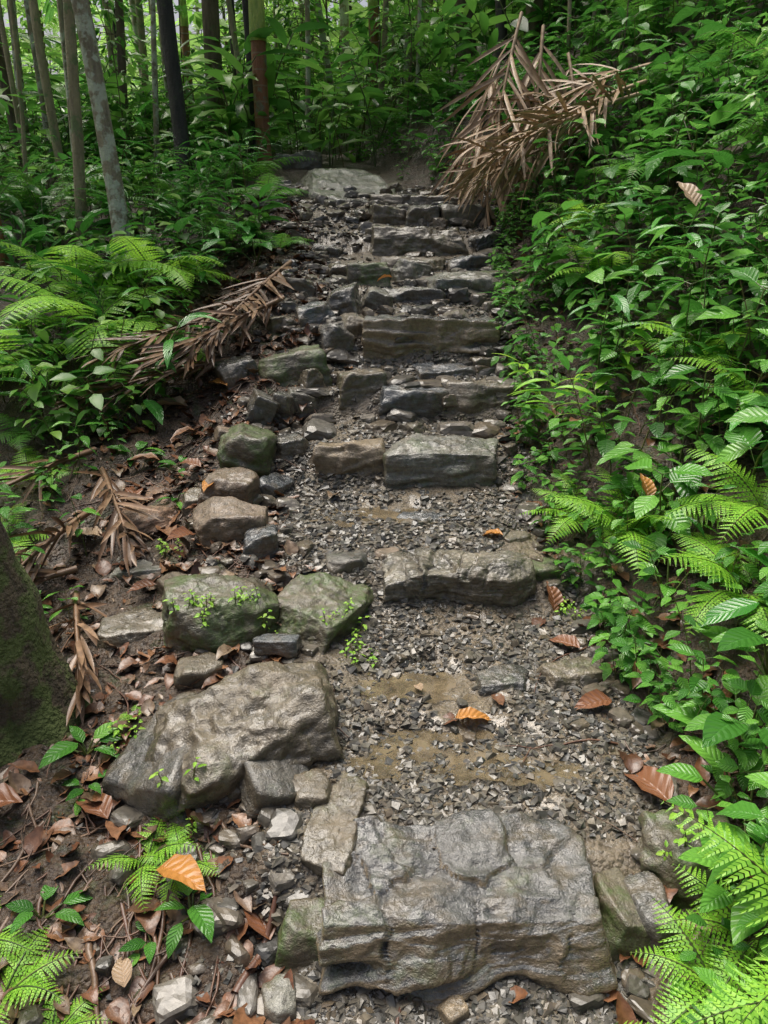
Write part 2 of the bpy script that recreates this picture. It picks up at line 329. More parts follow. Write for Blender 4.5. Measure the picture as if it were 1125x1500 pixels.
RK=[
(Bo,.76,1.36,.22,.2,.13,0,M_moss,9,0,0,0,5),(R_,.64,1.23,.09,.2,.09,.1,M_dark,10,0,0,0,5),
(Bo,-.41,1.66,.50,.38,.19,.3,M_brown,14,-.01,.25,-.16,6,dict(cham=14,box=.95,amp=.08)),(Bo,-.34,1.58,.2,.32,.10,.5,M_dark,12,0,.28,.2,5,dict(cham=10)),
(Bo,-.62,1.63,.28,.40,.13,-.3,M_dark,13,0,.2,-.3,5,dict(cham=10)),
(Bo,-.59,2.26,.42,.32,.16,.15,M_moss,15,0,.1,0,6,dict(cham=12,box=.95)),(Bo,-.24,2.28,.33,.42,.12,-.5,M_moss,16,0,.08,0,6,dict(cham=12,box=.95)),
(R_,-.37,2.2,.16,.08,.02,.05,M_slate,17,.06,0,0,4),
(R_,-.92,2.35,.27,.2,.05,.2,M_brown,18,0,0,0,5),(R_,-1.03,2.75,.28,.24,.03,.1,M_light,19,0,0,0,5),
(R_,-.64,2.80,.28,.2,.13,.05,M_red,20,0,0,0,5),(R_,-.50,2.73,.15,.14,.10,.2,M_slate,21,0,0,0,5),
(R_,-.68,3.06,.21,.18,.11,-.1,M_red,22,0,0,0,5),(R_,-.67,3.34,.26,.32,.20,.2,M_moss,23,0,0,.1,5),
(R_,-.46,3.48,.17,.15,.09,.2,M_dark,24,0,0,0,5),(R_,-.52,3.2,.1,.2,.08,-.4,M_slate,124,0,0,.4,5),
(R_,-.64,3.73,.14,.2,.17,.2,M_dark,25,0,0,.4,5),(R_,-.55,3.8,.12,.16,.14,-.3,M_dark,26,0,0,.35,5),
(R_,-.46,3.91,.2,.16,.12,.2,M_dark,27,0,0,.2,5),(R_,-.40,4.0,.12,.14,.13,.5,M_brown,127,0,0,-.2,5),
(Bo,-.51,4.07,.38,.3,.17,.1,M_moss,28,0,0,-.1,5),(R_,-.81,4.04,.22,.2,.12,.3,M_dark,29,0,0,-.3,5),
(R_,-.29,4.34,.2,.2,.16,.2,M_dark,30,0,0,0,5),(R_,-.18,4.41,.2,.2,.12,.3,M_brown,31,0,0,.2,5),
(R_,-.24,4.65,.2,.16,.17,-.3,M_dark,32,0,0,-.3,5),(R_,-.04,4.76,.19,.15,.12,.1,M_light,33,0,0,.3,5),
(R_,-.42,4.51,.2,.16,.12,.4,M_slate,34,0,0,-.3,5),
(R_,.63,2.62,.13,.12,.05,.1,M_moss,36,0,0,0,4),
(R_,.39,2.05,.19,.13,.035,.1,M_dark,37,0,0,0,5),(R_,.63,2.08,.22,.15,.035,.2,M_brown,38,0,0,0,5),
(R_,-.15,2.64,.16,.14,.05,.3,M_dark,39,0,0,0,4),
(S,-.15,3.40,.35,.18,.15,-.04,M_tan,40,0,0,0,5,FL_),(S,.30,3.36,.62,.22,.185,.03,M_light,41,0,0,0,6,dict(cham=6,box=1.07)),
(R_,.24,3.02,.36,.12,.012,0,M_slate,42,0,0,0,5),
(S,.14,3.89,.40,.22,.15,.16,M_slate,43,0,.15,.06,5,FL_),(S,.57,3.93,.44,.28,.15,-.05,M_brown,44,0,0,0,5,FL_),(S,-.14,3.97,.28,.22,.14,.25,M_brown,45,0,0,-.06,5,FL_),
(S,.36,4.17,.38,.2,.06,.15,M_slate,46,0,.1,0,5,FL_),(R_,.60,4.25,.2,.15,.08,.2,M_brown,47,0,0,0,5),
(S,.27,4.33,.78,.34,.22,.06,M_ledge,48,0,0,0,6,dict(tilt=.08,cham=6,box=1.1,strat=.1)),
(S,.52,4.93,.44,.2,.15,.12,M_light,49,0,.1,.05,5,FL_),(R_,.17,5.15,.23,.2,.13,.3,M_light,50,0,0,.2,5),(S,.84,5.05,.42,.25,.08,.2,M_moss,51,0,0,0,5),
(S,-.10,5.04,.3,.25,.15,.1,M_moss,52,0,0,0,5),(S,.18,4.86,.44,.18,.09,-.08,M_dark,152,0,0,-.05,5,FL_),
(R_,.61,5.44,.34,.22,.09,.15,M_slate,53,0,0,0,5,FL_),(S,.2,5.42,.42,.22,.08,-.16,M_brown,153,0,0,.06,5,FL_),(S,.27,5.74,.80,.28,.19,.08,M_brown,54,0,0,0,6,FL_),(R_,.80,5.86,.34,.22,.1,.2,M_dark,55,0,0,0,5),
(S,.03,6.18,.30,.22,.13,.16,M_brown,56,0,0,.08,5,FL_),(S,.31,6.13,.27,.24,.15,-.16,M_dark,57,0,0,.1,5),(S,.62,6.14,.42,.24,.15,.12,M_light,58,0,0,-.05,5,FL_),
(S,.32,6.52,.80,.24,.09,-.06,M_brown,59,0,0,.04,5,FL_),(Bo,-.38,6.55,.74,1.2,.2,.2,M_light,60,.03,.28,0,6),(Bo,-.86,8.3,.42,.3,.14,0,M_light,61,0,0,0,5),
(R_,-.01,5.9,.26,.2,.08,.2,M_dark,62,0,0,0,5),(R_,.55,2.86,.12,.1,.02,.4,M_brown,63,0,0,0,4),
(R_,-.55,4.85,.2,.16,.10,.4,M_dark,160,0,0,.2,5),(R_,-.62,4.45,.16,.14,.08,.1,M_brown,161,0,0,-.2,5),(R_,-.3,5.3,.2,.18,.08,.3,M_brown,162,0,0,.1,5),(R_,-.42,5.75,.24,.18,.08,-.2,M_dark,163,0,0,.1,5),(R_,-.78,3.55,.15,.13,.08,.5,M_red,164,0,0,.2,4),(R_,-.85,3.1,.14,.12,.06,.2,M_brown,165,0,0,.1,4),(R_,-.82,2.6,.16,.13,.05,.7,M_brown,166,0,0,.1,4),
(R_,.02,2.72,.12,.08,.03,.4,M_red,64,0,0,0,4),(R_,-.62,2.1,.16,.12,.05,.1,M_brown,65,0,0,0,4),(R_,-.2,1.58,.1,.12,.04,.3,M_brown,66,0,0,0,4),
(R_,-.23,1.12,.07,.09,.04,.3,M_light,67,0,0,0,4),(R_,.15,1.12,.06,.06,.03,.3,M_tan,68,0,0,0,4)]
for r in RK:
    kw=r[13] if len(r)>13 else {}
    rock(*r[:13],**kw)
rock(S,.18,1.205,.72,.365,.165,.0,M_ledge,205,0,-.0,.02,7,zb=.01,tilt=.06,cham=8,box=1.08,amp=.05,strat=.09,
  cells=[(-.31,.12),(-.31,-.02),(-.205,.16),(-.21,.10),(-.19,.04),(-.145,.14),(-.15,.07),(.03,.10),(-.1,-.10),(-.26,-.16),(.23,.13),(.16,-.12),(.33,.03),(.3,-.18)],cd=.014,ch=.012,cw=.0045,sidec=.12,wb=.014)
rock(S,-.115,1.40,.13,.32,.085,-.2,M_brown,204,0,.06,-.1,6)
rock(S,-.14,1.25,.20,.12,.07,.1,M_moss,208,0,0,0,5)
rock(S,.56,1.25,.10,.18,.10,.2,M_moss,209,0,0,.1,5)
rock(S,.29,2.52,.57,.26,.145,-.05,M_strat,35,0,0,0,7,tilt=.08,cham=7,box=1.05,amp=.055,cells=[(-.24,.0),(-.19,.0),(-.13,.01),(-.08,.0),(-.02,.02),(.05,.01),(.1,.0),(.18,.05),(.2,-.06)],cd=.012,ch=.010,cw=.006,wb=.012)
o=rock('rotten_log',-1.0,3.0,.24,.62,.10,-.45,M_soil,70,0,.1,0,5,strat=.08,amp=.12)
gs=[]
for k in range(8):
    V,F=rockgeo(1,1,.7,300+k,3,p=40,tilt=.3,cham=9,amp=.05,strat=0,cells=[(0,0),(9,9)],cd=0,ch=0);gs.append(G(V,F))
parts=[]
for k in range(8):
    n=90
    y=U(1.0,7.3,n);side=rng.random(n);x=np.where(side<.6,XL(y)-np.abs(rng.normal(0,.25,n))+.06,np.where(side<.78,XR(y)+U(-.12,.05,n),U(0,1,n)*(XR(y)-XL(y))+XL(y)))
    s=U(.02,.07,n)*np.where(side>.78,.6,1)*(1+.12*y)
    y2=U(3.7,7.2,14);x=np.concatenate([x,XL(y2)+U(0,1,14)*(XR(y2)-XL(y2))]);y=np.concatenate([y,y2]);s=np.concatenate([s,U(.09,.17,14)]);n=len(x)
    R=(RZ(U(0,6.28,n))@RX(U(-.35,.35,n)))*s[:,None,None]*np.stack([U(.7,1.3,n),U(.6,1.1,n),U(.4,.9,n)],1)[:,None,:]
    parts.append(inst(gs[k],R,np.stack([x,y,T(x,y)+s*.08],1)))
g=join(parts);mkobj('small_stones',mkmesh('small_stones',g.V,g.F,smooth=False),[litmat('small_stone',[(.058,.057,.053),(.13,.113,.085),(.105,.08,.052),(.19,.17,.14),(.08,.076,.066)],.32,30,4,.1)])
# gravel
parts=[]
cube=np.array([[-1,-1,-1],[1,-1,-1],[1,1,-1],[-1,1,-1],[-1,-1,1],[1,-1,1],[1,1,1],[-1,1,1]],float)*.5
cf=np.array([[0,3,2,1],[4,5,6,7],[0,1,5,4],[1,2,6,5],[2,3,7,6],[3,0,4,7]])
for k in range(14):
    c=cube+rng.uniform(-.25,.25,(8,3));c[4:,:2]*=rng.uniform(.4,.85);g0=G(c,cf)
    n=5600
    y=1.0+6.0*rng.random(n)**1.5
    u=U(-.03,1.03,n);wd=XR(y)-XL(y);x=XL(y)+u*wd
    x=np.where(rng.random(n)<.08,XL(y)-np.abs(rng.normal(0,.25,n)),x)
    keep=(vn(x*3.5,y*3.5,x*0,55)+.5*vn(x*9,y*9,x*0,56)+.9*rng.random(n)>.24)&(rng.random(n)<np.clip(1.9-.3*y,.2,1));x=x[keep];y=y[keep];n=len(x)
    s=(.006+.021*rng.random(n)**2.6)*(.75+.15*y)
    R=(RZ(U(0,6.28,n))@RX(rng.normal(0,.3,n))@RY(rng.normal(0,.3,n)))*s[:,None,None]*np.stack([U(.8,1.6,n),U(.7,1.1,n),U(.3,.6,n)],1)[:,None,:]
    parts.append(inst(g0,R,np.stack([x,y,T(x,y)+.01*fbm(x*18,y*18,x*0,41,3)*.6+s*.08],1)))
g=join(parts)
mkobj('gravel',mkmesh('gravel',g.V,g.F,smooth=False),[litmat('wet_gravel',[(.055,.055,.051),(.098,.096,.086),(.15,.134,.104),(.078,.073,.062),(.21,.19,.15),(.13,.102,.068),(.12,.117,.107)],.34,45,2,.0,.55)])
# puddles: thin, partly see-through muddy water
mw,nt,b=newmat('muddy_water');b.inputs['Roughness'].default_value=.03
tc=N(nt,'ShaderNodeTexCoord');nn=noise(nt,tc.outputs['Object'],14,4);nt.links.new(mixc(nt,mr(nt,nn,.35,.65),(.12,.093,.053),(.21,.165,.10)),b.inputs['Base Color']);bump(nt,b,nn,.04,.01)
tp=N(nt,'ShaderNodeBsdfTransparent');mx=N(nt,'ShaderNodeMixShader');nt.links.new(mr(nt,nn,.35,.6,.4,.8),mx.inputs[0]);nt.links.new(tp.outputs[0],mx.inputs[1]);nt.links.new(b.outputs[0],mx.inputs[2]);nt.links.new(mx.outputs[0],nt.nodes['Material Output'].inputs[0])
for (a,bb,c,d),lv in zip(PUD,PL):
    k=64;th=np.arange(k)*2*np.pi/k;V=[(0,0,0)]
    for q in (.5,1.):
        rr=q*1.05*(1+.35*vn(np.cos(th)*3+a*9,np.sin(th)*3,th*0,4)+.15*vn(np.cos(th)*9+a*9,np.sin(th)*9,th*0,6));V+=list(zip(c*rr*np.cos(th),d*rr*np.sin(th),th*0))
    bm=bmesh.new();vs=[bm.verts.new(v) for v in V]
    for i in range(k):
        j=(i+1)%k;bm.faces.new((vs[0],vs[1+i],vs[1+j]));bm.faces.new((vs[1+i],vs[1+k+i],vs[1+k+j],vs[1+j]))
    me=bpy.data.meshes.new('puddle');bm.to_mesh(me);bm.free();mkobj('puddle',me,[mw],(a,bb,lv))
# ---------------------------------------------------------------- plant prototypes
def stem(P,r0,r1,k=3): return tube(P,np.linspace(r0,r1,len(P)),k,1)
def nettle(h,n,L0):
    gs=[];lx,ly=U(-.25,.25),U(-.25,.25);P=lambda t:np.array([lx*h*t*t,ly*h*t*t,h*t])
    gs.append(stem([P(t) for t in np.linspace(0,1,4)],.003,.0018))
    az=U(0,6.28)
    for i in range(n):
        t=.25+.75*i/(n-1);az+=1.57+U(-.4,.4)
        for s in (0,math.pi):
            if rng.random()<.12: continue
            L=L0*U(.7,1.15)*(1.05-.35*abs(t-.6));a=az+s+U(-.3,.3);pt=U(-.45,.1)+(.25 if t>.95 else 0)
            lf=leaf(L,L*U(.52,.66),4,'ovate',U(.3,.8),.22,.03)
            R=RZ(a)@RX(pt)@RY(U(-.3,.3));q=P(t);dv=np.array([-math.sin(a),math.cos(a),.35])*L*.3
            gs.append(tf(lf,R,q+dv));gs.append(stem([q,q+dv],.0014,.0012))
    return join(gs)
def lance(h,n,L0,W0=.2):
    gs=[];az0=U(0,6.28);ln=U(.2,.6);P=lambda t:np.array([-math.sin(az0)*ln*h*t*t,math.cos(az0)*ln*h*t*t,h*t*(1-.15*t)])
    gs.append(stem([P(t) for t in np.linspace(0,1,5)],.004,.002))
    for i in range(n):
        t=.2+.8*i/(n-1);a=az0+(1 if i%2 else -1)*U(.7,1.3);
        if i==n-1:a=az0
        L=L0*U(.8,1.15);lf=leaf(L,L*W0*U(.85,1.15),6,'lance',U(.5,1.1),.22,.02)
        gs.append(tf(lf,RZ(a)@RX(U(.0,.5))@RY(U(-.35,.35)),P(t)))
    return join(gs)
def rosette(n,L0,W0,ph,kind='ovate',seg=7):
    gs=[]
    for i in range(n):
        a=i*2.4+U(-.4,.4);L=L0*U(.65,1.1);el=U(.5,1.25);p=ph*U(.6,1.1)
        d=np.array([-math.sin(a)*math.cos(el),math.cos(a)*math.cos(el),math.sin(el)])
        Q=[d*p*t+np.array([0,0,-.06*p*t*t]) for t in (0,.5,1)];gs.append(stem(Q,.005,.003,4))
        gs.append(tf(leaf(L,L*W0,seg,kind,U(.5,1.0),.18,.025),RZ(a)@RX(el-U(.5,1.))@RY(U(-.25,.25)),Q[-1]))
    return join(gs)
def frond(L,wid,np_=22,lob=7,el0=1.0,el1=-.5,mi=0,hang=0.15):
    gs=[];m=14;s=np.linspace(0,1,m+1);el=el0+(el1-el0)*s**.9
    pos=[np.zeros(3)]
    for i in range(m): pos.append(pos[-1]+np.array([0,math.cos(el[i]),math.sin(el[i])])*L/m)
    pos=np.array(pos);gs.append(stem(pos,.0035,.001))
    V=[];F=[];UV=[]
    for i in range(np_):
        t=.12+.86*i/(np_-1);q=np.array([np.interp(t,s,pos[:,j]) for j in range(3)]);e=np.interp(t,s,el)
        fw=np.array([0,math.cos(e),math.sin(e)]);up=np.array([0,-math.sin(e),math.cos(e)])
        pl=wid*min(1,.35+(t-.12)*3.2)*(1-t)**.75*1.25
        pl=max(pl,.006);pw=min(pl*.24,L*.86/np_*.88)
        for sd in (-1,1):
            dr=np.array([sd,0,0])*.93+fw*U(.3,.46)-up*hang*U(.5,1.8);dr/=np.linalg.norm(dr)
            for j in range(lob):
                r0=j/lob;r1=(j+.72)/lob;rm=(j+.5)/lob
                ww=pw*(1-rm)**.6*.62
                for q2 in (-1,1):
                    b0=q+dr*pl*r0-up*hang*pl*r0*r0;b1=q+dr*pl*r1-up*hang*pl*r1*r1
                    tip=fw*q2*ww+dr*pl*.5/lob;a=len(V)
                    V+= [b0,b1,b1+tip*.92+dr*pl*.02,b0+tip];UV+=[(0,r0)]*4
                    F.append((a,a+1,a+2,a+3))
    gs.append(G(V,F,UV,np.full(len(F),mi)))
    return join(gs)
def fern(n,L,wid,lob=7,np_=22,lo=.5,hi=1.25):
    gs=[]
    for i in range(n):
        a=i*2*math.pi/n+U(-.35,.35);e=U(lo,hi)
        gs.append(tf(frond(L*U(.75,1.1),wid*U(.85,1.1),np_,lob,e,e-U(1.1,1.8)),RZ(a)@RY(U(-.25,.25)),(0,0,0)))
    return join(gs)
def pfrond(L,ll,n=34,el0=.9,el1=-.6,droop=.9,wl=.035,mess=.1,mi=0,ang=1.0):
    gs=[];m=16;s=np.linspace(0,1,m+1);el=el0+(el1-el0)*s;pos=[np.zeros(3)]
    for i in range(m): pos.append(pos[-1]+np.array([0,math.cos(el[i]),math.sin(el[i])])*L/m)
    pos=np.array(pos);gs.append(tube(pos,np.linspace(.016,.004,m+1),4,1))
    for i in range(n):
        t=.1+.9*i/(n-1);q=np.array([np.interp(t,s,pos[:,j]) for j in range(3)]);e=np.interp(t,s,el)
        l=ll*math.sin(math.pi*(.12+.8*t))**.6
        for sd in (-1,1):
            if rng.random()<mess*.8: continue
            lf=leaf(l*U(.8,1.1),wl,5,'strap',droop*U(.6,1.2),.5)
            gs.append(tf(lf,RX(e)@RZ(-sd*(ang-.3*t+U(-mess,mess)))@RX(U(-mess,mess)*2)@RY(U(-1,1)*(.3+mess*2)),q))
    return join(gs)
def mesh_of(g,name): return mkmesh(name,g.V,g.F,g.UV,g.M,True)
def mass(name,protos,x,y,s,mats,zo=0,tl=.2):
    k=rng.integers(0,len(protos),len(x));ps=[]
    for i,p in enumerate(protos):
        q=k==i;n=q.sum()
        if n==0: continue
        R=(RZ(U(0,6.28,n))@RX(rng.normal(0,tl,n)))*s[q][:,None,None]
        ps.append(inst(p,R,np.stack([x[q],y[q],T(x[q],y[q])-.01+(zo if np.isscalar(zo) else zo[q])],1)))
    g=join(ps);return mkobj(name,mesh_of(g,name),mats)
NET=[nettle(U(.18,.34),rng.integers(4,7),U(.075,.11)) for _ in range(12)]
LAN=[lance(U(.3,.5),rng.integers(7,10),U(.16,.22)) for _ in range(6)]
n=1650;y=U(1.0,9.5,n);d=.0+np.abs(rng.random(n)**1.5)*3.2;x=XR(y)+d+.06*vn(y*3,d,y*0,9)+.06*np.clip((2.6-y),0,1)
cl=((vn(x*1.6,y*1.6,x*0,61)>-.5)|(d<.4))&((y+x*.8<7.3)|(rng.random(n)<.4));x=x[cl];y=y[cl];d=d[cl]
mass('nettle_undergrowth',NET,x,y,(.55+.6*np.clip(d,0,1.3)/1.3)*U(.75,1.4,len(x)),[g_net,M_stem])
n=380;y=U(1.0,8,n);x=XR(y)+.25+rng.random(n)*2.8
mass('tall_undergrowth',NET,x,y,U(1.1,2.0,n),[g_net,M_stem])
n=170;y=U(1.6,9,n);x=XR(y)+.15+rng.random(n)*2.6
mass('lanceleaf_undergrowth',LAN,x,y,U(.7,1.3,n),[g_glos,M_stem])
n=900;y=U(3.6,11,n);x=XL(y)-np.where(y<5.3,.85,.5)-rng.random(n)**1.2*4.5
k=vn(x*1.3,y*1.3,x*0,71)+.35*(y-4.5)/3>-.15;x=x[k];y=y[k]
mass('shade_undergrowth',NET,x,y,U(.7,1.6,len(x)),[g_bg,M_stem])
n=180;y=U(4,9,n);x=XL(y)-np.where(y<5.3,.8,.4)-rng.random(n)**1.2*3.5
mass('dark_leaf_undergrowth',LAN,x,y,U(.8,1.5,n),[g_glos,M_stem])
n=150;y=U(2.4,4.6,n);x=XL(y)-.85-rng.random(n)*2
mass('bank_seedlings',NET,x,y,U(.5,1.0,n),[g_net,M_stem])
n=750;y=U(8.3,15,n);x=U(-8,6,n);mass('forest_shrubs',NET+LAN,x,y,U(1.8,3.6,n),[g_bg,M_stem])
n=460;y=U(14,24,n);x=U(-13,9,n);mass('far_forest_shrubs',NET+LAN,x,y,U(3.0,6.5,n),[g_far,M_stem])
FR=[mesh_of(fern(8,.62,.15),'fern') for _ in range(3)]
FS=[mesh_of(fern(6,.26,.075,6,16),'small_fern') for _ in range(2)]
FL=[mesh_of(fern(9,.95,.24,8,26,.4,1.1),'large_fern') for _ in range(2)]
def put(name,me,x,y,s=1,rz=None,mats=None,zo=0,rx=0,ry=0):
    return mkobj(name,me,mats,(x,y,Tf(x,y)-.01+zo),(rx,ry,U(0,6.28) if rz is None else rz),s)
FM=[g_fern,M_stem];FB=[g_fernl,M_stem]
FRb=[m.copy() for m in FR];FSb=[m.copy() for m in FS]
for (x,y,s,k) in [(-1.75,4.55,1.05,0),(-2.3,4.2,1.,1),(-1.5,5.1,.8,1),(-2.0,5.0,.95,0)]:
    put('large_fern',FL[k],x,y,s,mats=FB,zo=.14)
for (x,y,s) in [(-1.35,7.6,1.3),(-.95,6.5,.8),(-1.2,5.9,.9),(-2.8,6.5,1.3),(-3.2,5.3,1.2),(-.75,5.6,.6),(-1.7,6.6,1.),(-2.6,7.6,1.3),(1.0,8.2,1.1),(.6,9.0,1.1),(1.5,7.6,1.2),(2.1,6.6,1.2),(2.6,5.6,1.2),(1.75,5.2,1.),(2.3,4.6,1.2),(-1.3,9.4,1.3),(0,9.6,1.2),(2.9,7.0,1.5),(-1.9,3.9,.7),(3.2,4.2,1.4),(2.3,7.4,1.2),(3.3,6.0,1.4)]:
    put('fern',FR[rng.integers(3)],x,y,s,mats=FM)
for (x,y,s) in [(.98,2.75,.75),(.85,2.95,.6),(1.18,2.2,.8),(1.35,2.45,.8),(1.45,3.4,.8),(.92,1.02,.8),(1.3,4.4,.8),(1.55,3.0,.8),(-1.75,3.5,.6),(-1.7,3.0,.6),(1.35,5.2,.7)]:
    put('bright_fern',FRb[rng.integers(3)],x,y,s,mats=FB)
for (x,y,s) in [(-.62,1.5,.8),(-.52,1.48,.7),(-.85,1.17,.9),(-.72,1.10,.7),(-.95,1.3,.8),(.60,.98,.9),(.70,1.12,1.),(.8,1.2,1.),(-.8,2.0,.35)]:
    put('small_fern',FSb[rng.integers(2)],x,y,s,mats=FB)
RO=[mesh_of(rosette(7,.30,.38,.28),'broadleaf_plant') for _ in range(3)]
RS=[mesh_of(rosette(6,.13,.45,.07,seg=6),'seedling') for _ in range(3)]
RL=[mesh_of(lance(.42,9,.26,.2),'ginger_plant') for _ in range(3)]
RB=[mesh_of(rosette(8,.17,.5,.2,seg=8),'bright_broadleaf_plant') for _ in range(2)]
GM=[g_glos,M_stem]
for (x,y,s) in [(-1.35,4.0,.9),(-1.1,5.7,1.0),(-1.5,5.6,1.1),(-.9,5.5,.8),(-1.9,6.2,1.2),(-2.5,5.7,1.1),(1.25,2.0,.8),(2.2,3.6,1.2),(1.9,4.4,1.1),(-2.0,7.0,1.4),(.9,7.9,1.1),(2.5,5.9,1.2),(1.6,6.5,1.1),(1.5,2.7,.8)]:
    put('broadleaf_plant',RO[rng.integers(3)],x,y,s,mats=GM)
for (x,y,s) in [(.93,1.50,1.),(.98,1.68,1.),(.84,1.30,.9),(1.12,1.85,1.),(1.02,1.38,1.1),(1.25,3.5,1.3),(1.6,3.9,1.5),(1.2,2.9,1.1),(1.9,5.0,1.6),(1.1,4.6,1.1),(2.3,5.4,1.7),(1.0,2.35,.9),(1.7,5.7,1.6),(2.6,4.6,1.6)]:
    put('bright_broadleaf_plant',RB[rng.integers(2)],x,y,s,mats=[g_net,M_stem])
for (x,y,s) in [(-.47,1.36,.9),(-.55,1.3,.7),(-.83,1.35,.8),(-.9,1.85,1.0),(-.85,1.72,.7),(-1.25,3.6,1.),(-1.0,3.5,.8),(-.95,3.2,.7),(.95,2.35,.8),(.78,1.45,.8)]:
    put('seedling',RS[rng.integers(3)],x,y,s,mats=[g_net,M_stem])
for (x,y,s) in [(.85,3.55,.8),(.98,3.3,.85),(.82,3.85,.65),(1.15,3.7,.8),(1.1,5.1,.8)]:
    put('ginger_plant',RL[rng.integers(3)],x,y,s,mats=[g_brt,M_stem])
TW=[nettle(.07,3,.03) for _ in range(4)]
tx=[];ty=[]
for (a,bb,c) in [(-.66,2.3,14),(-.47,2.36,8),(-.12,2.33,10),(-.1,2.2,6),(.75,1.4,6),(-.8,1.9,8),(-.9,2.9,8),(.7,2.5,10),(-.5,1.6,4)]:
    tx+=list(rng.normal(a,.035,c));ty+=list(rng.normal(bb,.03,c))
tx=np.array(tx);ty=np.array(ty);onr=np.array([.0]*len(tx))
dg=bpy.context.evaluated_depsgraph_get();dg.update();sc=bpy.context.scene
def surf(x,y):
    ok,p,nn,_,ob,_=sc.ray_cast(dg,Vector((x,y,3 if y<4 else 5)),Vector((0,0,-1)));return p.z if ok else Tf(x,y)
for i in range(len(tx)):
    z=surf(tx[i],ty[i]);b0=Tf(tx[i],ty[i]);onr[i]=min(max(z-b0,0),.3)
mass('weed_tufts',TW,tx,ty,U(.4,.9,len(tx)),[g_brt,M_stem],zo=onr)
# ---------------------------------------------------------------- litter
def deadleaf(L,W,c=.8): return leaf(L,W,7,'ovate',c,.5,.06)
DL=[deadleaf(.05,U(.02,.035),U(-1,1.5)) for _ in range(8)]
n=5600;y=U(.95,7,n);sd=rng.random(n)<.76;x=np.where(sd,XL(y)-.0-np.abs(rng.normal(.42,.5,n)),XR(y)+np.abs(rng.normal(0,.45,n))-.08)
i=rng.random(n)<.02;x[i]=XL(y[i])+rng.random(i.sum())*(XR(y[i])-XL(y[i]))
mass('leaf_litter',DL,x,y,U(.3,1.9,n),[M_dead],zo=.010,tl=.35)
def drape(x,y,a,L,r,bend=.3,lift=.008,k=5,seg=8):
    P=[];aa=a
    for i in range(seg+1):
        P.append((x,y,Tf(x,y)+lift));x+=math.cos(aa)*L/seg;y+=math.sin(aa)*L/seg;aa+=rng.normal(0,bend)
    return tube(P,np.linspace(r,r*.4,seg+1),k,0)
tw=[]
for i in range(750):
    y=U(1,7.5)
    x=XL(y)-abs(rng.normal(.3,.4)) if rng.random()<.65 else XR(y)+U(-.1,1.8)
    tw.append(drape(x,y,U(0,6.28),U(.06,.35),U(.0015,.0045),.2))
for i in range(60):
    tw.append(drape(U(-1.05,-.45),U(1.05,1.75),U(-2.2,-.9),U(.15,.5),U(.003,.008),.18,.004))
for q in [(-.33,1.18,1.2,.22,.014),(.02,1.08,1.3,.12,.006),(.36,1.68,.9,.15,.003),(-.7,1.3,-1.2,.25,.01)]:
    tw.append(drape(q[0],q[1],q[2],q[3],q[4],.12,.008,6))
g=join(tw);mkobj('twigs_and_roots',mesh_of(g,'twigs'),[M_root])
for (x,y,L,rz,m,zo,rx) in [(-.56,1.44,.17,-2.2,M_orange,.06,.3),(-.27,1.30,.16,.6,M_darkleaf,.02,.3),(.5,2.88,.11,1.2,M_orange,.02,.1),(.64,2.48,.14,.3,M_darkleaf,.02,.9),(.22,1.93,.12,-1.5,M_orange,.015,.1),
  (-1.02,4.2,.17,.9,M_orange,.05,.2),(-1.06,3.95,.26,1.4,M_tanleaf,.03,.1),(1.0,2.65,.13,.2,M_orange,.2,.8),(1.6,4.1,.2,.3,M_tanleaf,.35,.9),(-.37,2.36,.09,1,M_tanleaf,.03,.2),(-.92,2.95,.18,.5,M_dead,.03,.2),(-.8,2.9,.15,2.5,M_darkleaf,.03,.3),
  (-1.22,2.98,.18,1.4,M_tanleaf,.03,.1),(-.58,1.19,.09,.4,M_tanleaf,.03,.2),(.05,4.5,.1,1.3,M_orange,.28,.1),(.93,1.8,.2,-.6,M_darkleaf,.05,.2),(.76,1.58,.2,.4,M_darkleaf,.03,.1),(.68,2.25,.13,.9,M_darkleaf,.02,.1),(-1.0,1.65,.2,1.9,M_darkleaf,.04,.3),(-.75,1.6,.16,.9,M_darkleaf,.03,.2),(-.45,2.95,.08,2,M_dead,.03,.1),(-1.15,3.2,.16,.2,M_darkleaf,.04,.2),(.12,2.05,.06,.3,M_tanleaf,.02,.1),(-.7,3.6,.15,.2,M_dead,.04,.2),(-.85,3.3,.14,1.2,M_darkleaf,.04,.2),(-.9,2.65,.12,2.2,M_darkleaf,.03,.2),
  (-.95,3.7,.16,2.2,M_dead,.04,.2),(-.8,4.3,.15,.4,M_darkleaf,.05,.2),(-1.1,3.5,.18,1.7,M_dead,.04,.2),(-.75,3.15,.13,2.9,M_orange,.05,.3),(-.85,4.0,.14,1.0,M_orange,.05,.2),(.72,2.0,.14,1.9,M_darkleaf,.02,.1),(.7,3.1,.12,.5,M_darkleaf,.02,.2),(.85,2.1,.12,2.6,M_dead,.03,.1)]:
    g=deadleaf(L,L*.5,U(.4,1.));mkobj('fallen_leaf',mesh_of(g,'fallen_leaf'),[m],(x,y,Tf(x,y)+zo),(rx,U(-.3,.3),rz))
def deadfrond(x,y,z,rz,L,ll,el0,el1,dr,rx=0,ry=0,mess=.25,n=30,wl=.03,ang=1.,mat=None):
    mat=mat or M_frond
    g=pfrond(L,ll,n,el0,el1,dr,wl,mess,ang=ang);mkobj('dead_palm_frond',mesh_of(g,'dead_palm_frond'),[mat,mat],(x,y,z),(rx,ry,rz))
deadfrond(1.05,6.6,3.25,2.6,1.6,.68,-1.05,-1.45,.5,n=32,ang=.65,wl=.028)
deadfrond(1.25,6.75,3.2,2.9,1.6,.68,-1.1,-1.5,.5,n=32,ang=.55,wl=.028)
